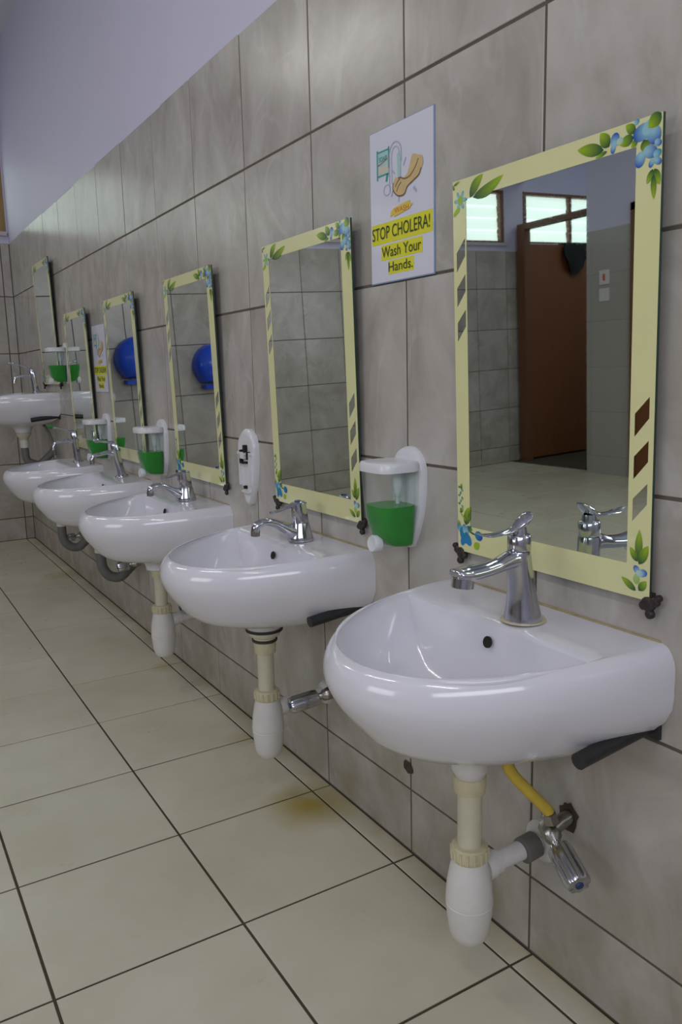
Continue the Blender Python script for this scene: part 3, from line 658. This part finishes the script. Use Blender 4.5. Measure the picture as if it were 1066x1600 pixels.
def flowers():
    ms = [MB() for _ in range(4)]; m = ms[0]
    for q in ms: q.w = 0.0
    L = lambda b, t, wd, c0=DG, c1=LG, bend=0.0: leaf(m, b, t, wd, c0, c1, bend)
    # top left corner
    L((0.123, 1.700), (0.215, 1.784), 0.026, bend=0.06); L((0.146, 1.694), (0.350, 1.752), 0.026, bend=-0.05)
    L((0.030, 1.655), (0.004, 1.632), 0.010, LG, LG); L((0.012, 1.750), (0.002, 1.778), 0.007); L((0.010, 1.772), (0.055, 1.783), 0.006)
    for k in range(6): petal(m, (0.056+0.026*math.cos(k*pi/3), 1.698+0.026*math.sin(k*pi/3)), 0.020, PB, (0.12, 0.42, 0.50), k*pi/3, 0.45)
    petal(m, (0.056, 1.698), 0.018, LG, (0.35, 0.5, 0.03), 0, 1.1)
    L((0.052, 1.665), (0.010, 1.640), 0.012, LG, LG)
    m = ms[1]
    L((0.902, 1.722), (0.772, 1.752), 0.024); L((0.928, 1.728), (0.885, 1.786), 0.024); L((0.919, 1.714), (0.862, 1.701), 0.008)
    L((1.047, 1.750), (1.004, 1.784), 0.018); L((1.056, 1.722), (1.030, 1.700), 0.012)
    L((1.040, 1.734), (0.975, 1.724), 0.020, DG, LG)
    petal(m, (0.955, 1.745), 0.026, PB, DB, 1.3); petal(m, (0.947, 1.716), 0.017, PB, DB, -1.8, 0.7); petal(m, (0.978, 1.736), 0.016, (0.5, 0.6, 0.4), PB, 0.2)
    petal(m, (1.078, 1.742), 0.042, PB, DB, 3.4, 0.7); petal(m, (1.128, 1.722), 0.034, PB, DB, -1.2, 0.9); petal(m, (1.105, 1.752), 0.030, PB, (0.25, 0.5, 0.6), 0.6)
    L((1.156, 1.787), (1.102, 1.750), 0.026, DG, LG)
    petal(m, (1.052, 1.783), 0.012, PB, TB, 0.5); petal(m, (1.146, 1.692), 0.016, PB, DB, -0.4)
    L((1.084, 1.714), (1.100, 1.668), 0.020, DG, LG); petal(m, (1.114, 1.668), 0.032, PB, DB, -0.3, 0.7); petal(m, (1.070, 1.650), 0.028, PB, DB, -1.9, 0.8)
    petal(m, (1.144, 1.656), 0.018, PB, TB, 0.3); petal(m, (1.120, 1.628), 0.016, PB, DB, -2.0, 0.7); petal(m, (1.147, 1.630), 0.018, PB, DB, -0.5, 0.7)
    L((1.128, 1.606), (1.102, 1.560), 0.012); L((1.134, 1.606), (1.158, 1.548), 0.015); L((1.130, 1.588), (1.134, 1.502), 0.012)
    m = ms[2]
    s = -0.035
    L((1.142+s, 0.160), (1.145+s, 0.280), 0.018); L((1.139+s, 0.150), (1.102+s, 0.204), 0.015); L((1.146+s, 0.140), (1.187+s, 0.222), 0.020)
    L((1.135+s, 0.030), (1.063+s, 0.074), 0.015); L((1.148+s, 0.034), (1.184+s, 0.078), 0.017); L((1.137+s, 0.056), (1.136+s, 0.104), 0.016, LG, (0.4, 0.55, 0.3))
    petal(m, (1.136+s, 0.117), 0.018, PB, DB, 2.2, 0.8); petal(m, (1.166+s, 0.108), 0.020, PB, DB, 0.2, 0.8); petal(m, (1.150+s, 0.104), 0.016, (0.5, 0.62, 0.6), PB, 0)
    m = ms[3]
    for k in range(9): petal(m, (0.014+0.012*((k*5) % 3), 0.330-0.014*k), 0.009, (0.2, 0.45, 0.2), TB if k % 2 else DG, k*2.1, 0.7)
    L((0.030, 0.320), (0.034, 0.352), 0.008); L((0.022, 0.200), (0.044, 0.225), 0.010); L((0.062, 0.140), (0.086, 0.235), 0.026, DG, LG)
    L((0.084, 0.180), (0.098, 0.240), 0.008, DG, LG); L((0.066, 0.160), (0.010, 0.210), 0.004, LG, LG); L((0.012, 0.120), (0.006, 0.160), 0.012)
    for (x, y_, r_, a) in ((0.022, 0.115, 0.030, 2.5), (0.045, 0.085, 0.044, -1.2), (0.070, 0.115, 0.030, 0.8), (0.075, 0.070, 0.040, -0.9), (0.040, 0.058, 0.030, -1.9), (0.050, 0.120, 0.024, 1.6)):
        petal(m, (x, y_), r_, PB if a > 0 else TB, TB if a > 0 else (0.02, 0.20, 0.55), a, 0.6)
    L((0.090, 0.110), (0.145, 0.098), 0.004, DG, DG); petal(m, (0.160, 0.098), 0.028, TB, DB, -0.3, 0.85); L((0.125, 0.032), (0.165, 0.060), 0.020, LG, LG)
    L((0.078, 0.130), (0.112, 0.118), 0.014, DG, (0.1, 0.3, 0.1))
    return ms
def make_mirror(loc, label):
    r = empty('wall_mirror', loc, label, 'mirror', 'flower-bordered mirrors', rot=(0, -0.022, 0))
    hw = MW/2
    Wc = lambda vs, w_=0.0: [(-(v[2]+w_), -(v[0]-hw), v[1]) for v in vs]
    vs, fs = flat([[(0, 0), (MW, 0), (MW, MH), (0, MH)]])
    MB().box(0.0, 0.012, -hw, hw, 0, MH).build('mirror_back', 'glass_edge', r)
    MB().add(Wc(vs, 0.0006), fs).build('mirror_glass', 'mirror', r)
    holes = [[(0.094, 0.135), (1.052, 0.135), (1.052, 1.698), (0.094, 1.698)]]
    for k in range(3):
        z = 1.525-0.163*k; holes.append([(0.084, z), (0.022, z-0.062), (0.022, z-0.150), (0.084, z-0.080)])
        z = 0.796-0.166*k; holes.append([(1.140, z), (1.074, z-0.066), (1.074, z-0.155), (1.140, z-0.082)])
    vs, fs = flat([[(0, 0), (MW, 0), (MW, MH), (0, MH)]]+holes)
    MB().add(Wc(vs, 0.0016), fs).build('printed_border', 'border', r)
    for f in flowers(): f.v = [(x-0.0026, y_+hw, z) for x, y_, z in f.v]; f.build('flower_print', 'print', r)
    # iron clips at the bottom corners
    for (cu_, s_) in ((0.02, -1), (MW-0.005, 1)):
        c = MB(); 
        for (dx, dz, r_) in ((0, -0.012, 0.030), (s_*0.030, 0.002, 0.020), (s_*0.008, -0.052, 0.019), (s_*0.046, 0.020, 0.014), (-s_*0.022, -0.022, 0.018)):
            c.lathe([(0, 0), (r_, 0), (r_, 0.016), (r_*0.7, 0.022), (0, 0.020)], (0.010, -(cu_+dx-hw), dz), (-1, 0, 0), 14)
        c.build('corner_clip', 'black_metal', r)
        MB().box(0.0, 0.028, -(cu_-hw)-0.012, -(cu_-hw)+0.012, -0.03, 0.03).build('clip_screw', 'black_metal', r)
    for cu_ in (0.18, MW-0.18): MB().box(0.012, 0.066, -(cu_-hw)-0.03, -(cu_-hw)+0.03, MH-0.12, MH-0.06).build('hanging_spacer', 'black_metal', r)
    return r
mir = ['large mirror nearest the camera, reflecting the brown door and tap',
 'second mirror from the front, between the empty dispenser plate and full dispenser',
 'third mirror from the front, reflecting a blue round shape, right of a green soap dispenser',
 'fourth mirror, beside the small farther poster, reflecting the other blue shape',
 'fifth mirror, low narrow one reflecting the high basin',
 'farthest mirror, hung higher than the rest by the corner']
MY = [(-0.07, 1.985), (2.02, 1.985), (4.125, 1.985), (6.23, 1.985), (8.25, 1.985), (10.10, 2.84)]
proto = None
for (y, z), l in zip(MY, mir):
    if proto is None: proto = make_mirror((-0.034, y, z), l)
    else:
        r = proto.copy(); C.objects.link(r); r.location = Vector((-0.034, y, z))*U; r['label'] = l
        for ch in list(proto.children):
            c = ch.copy(); C.objects.link(c); c.parent = r

# ---------------------------------------------------------------- soap dispensers
def plate_outline(wd, H, n=24):
    pts = []
    for k in range(n+1):      # round top
        a = pi*k/n; pts.append((wd/2*math.cos(a), H-wd/2+wd/2*math.sin(a)))
    for k in range(1, n):     # sides curving in to a narrow foot
        t = k/n; hw_ = (wd/2)*(1-t**2.4*0.72); pts.append((-hw_, (H-wd/2)*(1-t)+0.03*t))
    for k in range(7):
        a = pi+pi*k/6; pts.append((wd/2*0.28*math.cos(a), 0.03+0.03*math.sin(a)))
    for k in range(n-1, 0, -1):
        t = k/n; hw_ = (wd/2)*(1-t**2.4*0.72); pts.append((hw_, (H-wd/2)*(1-t)+0.03*t))
    return pts
def rsq(cx, cy, a, b, z, n=32, ex=4.0):
    out = []
    for k in range(n):
        t = 2*pi*k/n; c, s_ = math.cos(t), math.sin(t)
        out.append((cx+a*math.copysign(abs(c)**(2/ex), c), cy+b*math.copysign(abs(s_)**(2/ex), s_), z))
    return out
def make_dispenser(loc, label):
    r = empty('soap_dispenser', loc, label, 'soap dispenser', 'green soap dispensers')
    ol = plate_outline(0.285, 0.575); b = MB(); rings = []
    for s_, w_ in ((1.0, 0.0), (1.0, 0.022), (0.95, 0.038), (0.86, 0.042)):
        rings.append([(-w_, -p[0]*s_, 0.29+(p[1]-0.29)*(s_ if s_ == 1 else s_+0.02)) for p in ol])
    b.loft(rings); b.build('back_plate', 'white_plastic', r)
    # tapered cup (hollow, clear), with the soap inside and a lid on top
    prof = [(0.045, 0.075, 0.030), (0.075, 0.098, 0.040), (0.098, 0.112, 0.090), (0.112, 0.124, 0.20), (0.118, 0.130, 0.32), (0.122, 0.134, 0.455)]
    cx0 = lambda a: -0.038-a
    b = MB(); b.loft([rsq(cx0(a), 0, a, c, z) for a, c, z in prof], True, False); b.build('clear_cup', 'clear', r)
    def at(z):
        for (a0, c0, z0), (a1, c1, z1) in zip(prof, prof[1:]):
            if z0 <= z <= z1: t = (z-z0)/(z1-z0); return a0+(a1-a0)*t, c0+(c1-c0)*t
    lv = [0.034, 0.042, 0.06, 0.09, 0.14, 0.20, 0.262]
    b = MB(); b.loft([rsq(cx0(at(z)[0]), 0, at(z)[0]-0.006, at(z)[1]-0.006, z) for z in lv]); b.build('liquid_soap', 'soap', r, 'bright green liquid soap')
    b = MB(); b.loft([rsq(-0.156+0.0, 0, a, c, z) for a, c, z in ((0.118, 0.132, 0.447), (0.132, 0.146, 0.450), (0.134, 0.148, 0.488), (0.126, 0.140, 0.502), (0.10, 0.11, 0.508))]); b.build('lid', 'white_plastic', r)
    b = MB(); b.lathe([(0.016, 0.02), (0.016, 0.44)], (-0.10, 0, 0), seg=12); b.lathe([(0.034, 0.30), (0.040, 0.44)], (-0.10, 0.0, 0), seg=16); b.build('pump_tube', 'clear', r)
    MB().lathe([(0.010, 0.05), (0.012, 0.30), (0.026, 0.36), (0.026, 0.445)], (-0.10, 0.0, 0), seg=14).build('pump_core', 'white_plastic', r)
    # round push button at the lower front
    b = MB(); b.lathe([(0.030, 0), (0.046, 0.002), (0.048, 0.040), (0.042, 0.050), (0.030, 0.046), (0.0, 0.044)], (-0.215, 0.02, 0.048), (-1, 0.0, 0.05), 24); b.build('push_button', 'button', r)
    b = MB(); b.tube([(-0.03, 0.0, 0.035), (-0.22, 0.02, 0.040)], 0.024, 12); b.build('pump_body', 'clear', r)
    return r
disp = [((0, 0.960, 1.915), 'soap dispenser half full of green soap, nearest, between the two nearest mirrors'),
 ((0, 5.165, 1.915), 'green soap dispenser between the third and fourth mirrors, above the fourth basin'),
 ((0, 7.235, 1.915), 'green soap dispenser left of the fourth mirror, behind the leaning pillar tap'),
 ((0, 9.10, 2.84), 'green soap dispenser mounted high beside the high far basin')]
dp = None
for loc, l in disp:
    if dp is None: dp = make_dispenser(loc, l)
    else:
        r = dp.copy(); C.objects.link(r); r.location = Vector(loc)*U; r['label'] = l
        for ch in list(dp.children):
            c = ch.copy(); C.objects.link(c); c.parent = r
# the empty back plate
r = empty('dispenser_plate', (0, 3.085, 1.885), 'empty white soap dispenser back plate between the second and third mirrors', 'wall plate')
ol = plate_outline(0.30, 0.605); b = MB(); b.loft([[(-w_, -p[0]*s_, 0.30+(p[1]-0.30)*s_) for p in ol] for s_, w_ in ((1.0, 0), (1.0, 0.03), (0.94, 0.048), (0.86, 0.050))]); b.build('plate', 'white_plastic', r)
b = MB(); b.add([(-0.052, p[0]*0.74, 0.12+(p[1]-0.0)*0.0+z) for p, z in ()], []) if False else None
b = MB(); b.box(-0.072, -0.046, -0.115, 0.115, 0.405, 0.425); b.box(-0.072, -0.046, -0.095, -0.085, 0.16, 0.41); b.box(-0.072, -0.046, 0.085, 0.095, 0.16, 0.41); b.box(-0.070, -0.046, -0.075, 0.060, 0.105, 0.120); b.build('slide_rails', 'white_plastic', r, bevel=0.003)
for (y_, z_, a, h_) in ((0.02, 0.450, 0.020, 0.030), (-0.05, 0.405, 0.014, 0.035), (0.075, 0.400, 0.018, 0.030), (-0.055, 0.365, 0.012, 0.030), (0.035, 0.345, 0.02, 0.008), (-0.03, 0.340, 0.02, 0.008), (0.0, 0.148, 0.014, 0.012)):
    MB().box(-0.0745, -0.050, -y_-a, -y_+a, z_-h_, z_+h_).build('slot', 'hole', r)
MB().box(-0.078, -0.050, -0.015, 0.055, 0.372, 0.425).build('latch', 'white_plastic', r, bevel=0.003)

# ---------------------------------------------------------------- posters
def make_poster(loc, label):
    r = empty('poster', loc, label, 'poster', 'hand washing posters')
    PW, PH = 0.572, 0.800
    MB().box(-0.006, 0, -PW-0.006, 0.004, -0.006, PH+0.004).build('laminate', 'laminate', r)
    MB().box(-0.008, -0.004, -PW, 0, 0, PH).build('sheet', 'paper', r)
    lay = [0.0085]
    def P(splines, mat, name, lab=None):
        lay[0] += 0.00025; m_ = MB()
        for sp_ in splines:
            vs, fs = flat([sp_]); m_.add(W(vs, lay[0]), fs)
        return m_.build(name, mat, r, lab)
    R_ = lambda a, b, c, d: [(a, b), (c, b), (c, d), (a, d)]
    P([R_(0.010, 0.205, 0.566, 0.315), R_(0.100, 0.115, 0.480, 0.196), R_(0.165, 0.036, 0.405, 0.108)], 'ink_yellow', 'highlight_bars')
    # picture: soap bottle, tap, hands, splashes, word
    P([R_(0.078, 0.560, 0.180, 0.690)], 'ink_aqua', 'bottle_picture'); P([R_(0.085, 0.572, 0.175, 0.612)], 'ink_cream', 'bottle_label')
    P([R_(0.068, 0.545, 0.080, 0.700), R_(0.178, 0.590, 0.190, 0.700), R_(0.078, 0.684, 0.182, 0.692), R_(0.078, 0.560, 0.182, 0.568), [(0.150, 0.525), (0.168, 0.525), (0.182, 0.566), (0.160, 0.566)]], 'ink_teal', 'bottle_outline')
    P([[(0.080, 0.618), (0.115, 0.624), (0.172, 0.640), (0.172, 0.646), (0.115, 0.630), (0.080, 0.625)]], 'ink_red', 'bottle_stripe')
    def arc(cx, cy, rx, ry, a0, a1, t, n=16):
        o_ = [(cx+(rx)*math.cos(a0+(a1-a0)*k/n), cy+ry*math.sin(a0+(a1-a0)*k/n)) for k in range(n+1)]
        i_ = [(cx+(rx-t)*math.cos(a0+(a1-a0)*k/n), cy+(ry-t)*math.sin(a0+(a1-a0)*k/n)) for k in range(n, -1, -1)]
        return o_+i_
    P([arc(0.245, 0.650, 0.058, 0.062, 0, pi, 0.006), arc(0.245, 0.650, 0.036, 0.038, 0, pi, 0.005), R_(0.187, 0.470, 0.193, 0.650), R_(0.209, 0.500, 0.214, 0.650), R_(0.281, 0.600, 0.286, 0.650), R_(0.298, 0.600, 0.303, 0.650)], 'ink_grey', 'tap_picture')
    P([arc(0.165, 0.480, 0.034, 0.030, 0, 2*pi, 0.005), [(0.200, 0.440), (0.212, 0.440), (0.225, 0.470), (0.216, 0.472)], [(0.214, 0.565), (0.240, 0.545), (0.242, 0.552), (0.218, 0.574)], [(0.315, 0.575), (0.322, 0.573), (0.345, 0.610), (0.335, 0.610)], [(0.400, 0.445), (0.428, 0.418), (0.436, 0.428), (0.412, 0.455)], [(0.270, 0.400), (0.277, 0.400), (0.279, 0.445), (0.272, 0.445)]], 'ink_grey', 'splash_picture')
    P([[(0.268, 0.470), (0.290, 0.470), (0.295, 0.600), (0.284, 0.660), (0.262, 0.640)]], 'ink_aqua', 'water_picture')
    hand = [(p.x, p.y) for p in spline([Vector((a, b, 0)) for a, b in ((0.228, 0.505), (0.222, 0.478), (0.240, 0.450), (0.275, 0.430), (0.325, 0.430), (0.352, 0.462), (0.400, 0.480), (0.452, 0.500), (0.488, 0.545), (0.482, 0.585), (0.440, 0.600), (0.410, 0.612), (0.392, 0.600), (0.360, 0.535), (0.325, 0.515), (0.292, 0.520), (0.270, 0.520), (0.245, 0.528), (0.228, 0.505))], 5)]
    P([hand], 'ink_tan', 'hands_picture')
    def line(pts, t=0.0035):
        Q = spline([Vector((a, b, 0)) for a, b in pts], 5); L_, R2 = [], []
        for i, p in enumerate(Q):
            d = (Q[min(i+1, len(Q)-1)]-Q[max(0, i-1)]).normalized(); n_ = Vector((-d.y, d.x, 0))*t
            L_.append((p.x+n_.x, p.y+n_.y)); R2.append((p.x-n_.x, p.y-n_.y))
        return L_+R2[::-1]
    P([line([(0.270, 0.520), (0.292, 0.520), (0.330, 0.506), (0.380, 0.512), (0.425, 0.545), (0.452, 0.580)]), line([(0.228, 0.505), (0.222, 0.478), (0.240, 0.450), (0.275, 0.430), (0.325, 0.430), (0.352, 0.462), (0.400, 0.480), (0.452, 0.500), (0.475, 0.530)]), line([(0.255, 0.455), (0.275, 0.480), (0.300, 0.495)]), line([(0.245, 0.480), (0.262, 0.500), (0.290, 0.515)])], 'ink_brown', 'hands_outline')
    P([[(0.195, 0.335), (0.225, 0.345), (0.230, 0.330), (0.370, 0.350), (0.400, 0.370), (0.375, 0.378), (0.372, 0.392), (0.225, 0.375), (0.200, 0.360)]], 'ink_gold', 'word_banner')
    lay[0] += 0.0003
    for t, x, y_, w_, h_, mt in (('STOP CHOLERA!', 0.016, 0.230, 0.530, 0.066, 'ink_black'), ('Wash Your', 0.108, 0.130, 0.362, 0.056, 'ink_black'), ('Hands.', 0.172, 0.050, 0.224, 0.050, 'ink_black'), ('SOAP', 0.092, 0.636, 0.076, 0.026, 'ink_teal'), ('WASH', 0.235, 0.348, 0.130, 0.026, 'ink_red')):
        vs, fs = text2d(t, x, y_, w_, h_); MB().add(W(vs, lay[0]), fs).build('lettering', mt, r)
    return r
p1 = make_poster((0, 1.318, 3.392), 'large nearer STOP CHOLERA poster between the two nearest mirrors')
r = p1.copy(); C.objects.link(r); r.location = Vector((0, 7.64, 2.745))*U; r['label'] = 'small distant copy of the hand washing poster beside the fifth mirror'
for ch in list(p1.children):
    c = ch.copy(); C.objects.link(c); c.parent = r

# ---------------------------------------------------------------- things seen only in the mirrors
def blue_disp(x, z, label):
    r = empty('paper_dispenser', (x, YF, z), label, 'dispenser', 'blue dispensers reflected in the mirrors')
    b = MB(); rings = []
    def prof(s_):
        o_ = []
        for k in range(40):
            a = 2*pi*k/40; xx, zz = math.cos(a)*0.46, 0.44+math.sin(a)*0.44
            if zz < 0.15: xx, zz = xx*0.98, 0.10
            o_.append((xx*s_, zz))
        return o_
    for s_, d in ((1, 0), (1, 0.22), (0.93, 0.30), (0.75, 0.36), (0.4, 0.39)):
        rings.append([(p[0], -d, 0.44+(p[1]-0.44)*s_) for p in prof(s_)])
    b.loft(rings); b.build('cover', 'blue', r)
    MB().box(-0.30, 0.30, -0.26, -0.02, -0.02, 0.06).build('outlet_tray', 'blue', r)
    return r
blue_disp(-3.85, 2.52, 'blue rounded plastic dispenser reflected in the third mirror')
blue_disp(-2.28, 2.72, 'blue rounded plastic dispenser reflected in the fourth mirror')
r = empty('hanging_cloth', (-14.0, 12.60, 5.45), 'black cloth hung over the top of the brown door reflected in the nearest mirror', 'cloth')
b = MB(); nx, nz = 9, 12; vs = []
for side in (0, 1):
    for i in range(nx):
        for k in range(nz):
            t = k/(nz-1); u_ = i/(nx-1)-0.5
            vs.append((u_*(0.75+0.1*math.sin(5*t)), -0.02-0.06*math.sin(9*u_+3*t)*t-0.05*side, -0.75*t*(1-0.25*abs(u_)*2+0.06*math.sin(11*u_))))
fs = []
for s_ in (0, 1):
    for i in range(nx-1):
        for k in range(nz-1):
            a = s_*nx*nz+i*nz+k; fs.append((a, a+1, a+nz+1, a+nz) if s_ else (a, a+nz, a+nz+1, a+1))
b.add(vs, fs, smooth=True); b.build('cloth_drape', 'black_cloth', r)
MB().box(-0.36, 0.36, -0.08, 0.22, -0.03, 0.03).build('cloth_fold', 'black_cloth', r, bevel=0.02)
r = empty('switch_plate', (-11.7, 9.62, 4.15), 'white switch plate with red mark on the grey pier in the reflection', 'switch')
MB().box(0, 0.03, -0.13, 0.13, 0, 0.30).build('plate', 'white_card', r); MB().box(0.03, 0.04, -0.03, 0.03, 0.08, 0.22).build('rocker', 'ink_red', r, 'red rocker')
r = empty('switch_plate', (-11.7, 9.62, 3.80), 'plain white switch plate below the red-marked one in the reflection', 'switch')
MB().box(0, 0.03, -0.13, 0.13, 0, 0.27).build('plate', 'white_card', r); MB().box(0.03, 0.035, -0.05, 0.05, 0.06, 0.2).build('rocker', 'white_card', r)
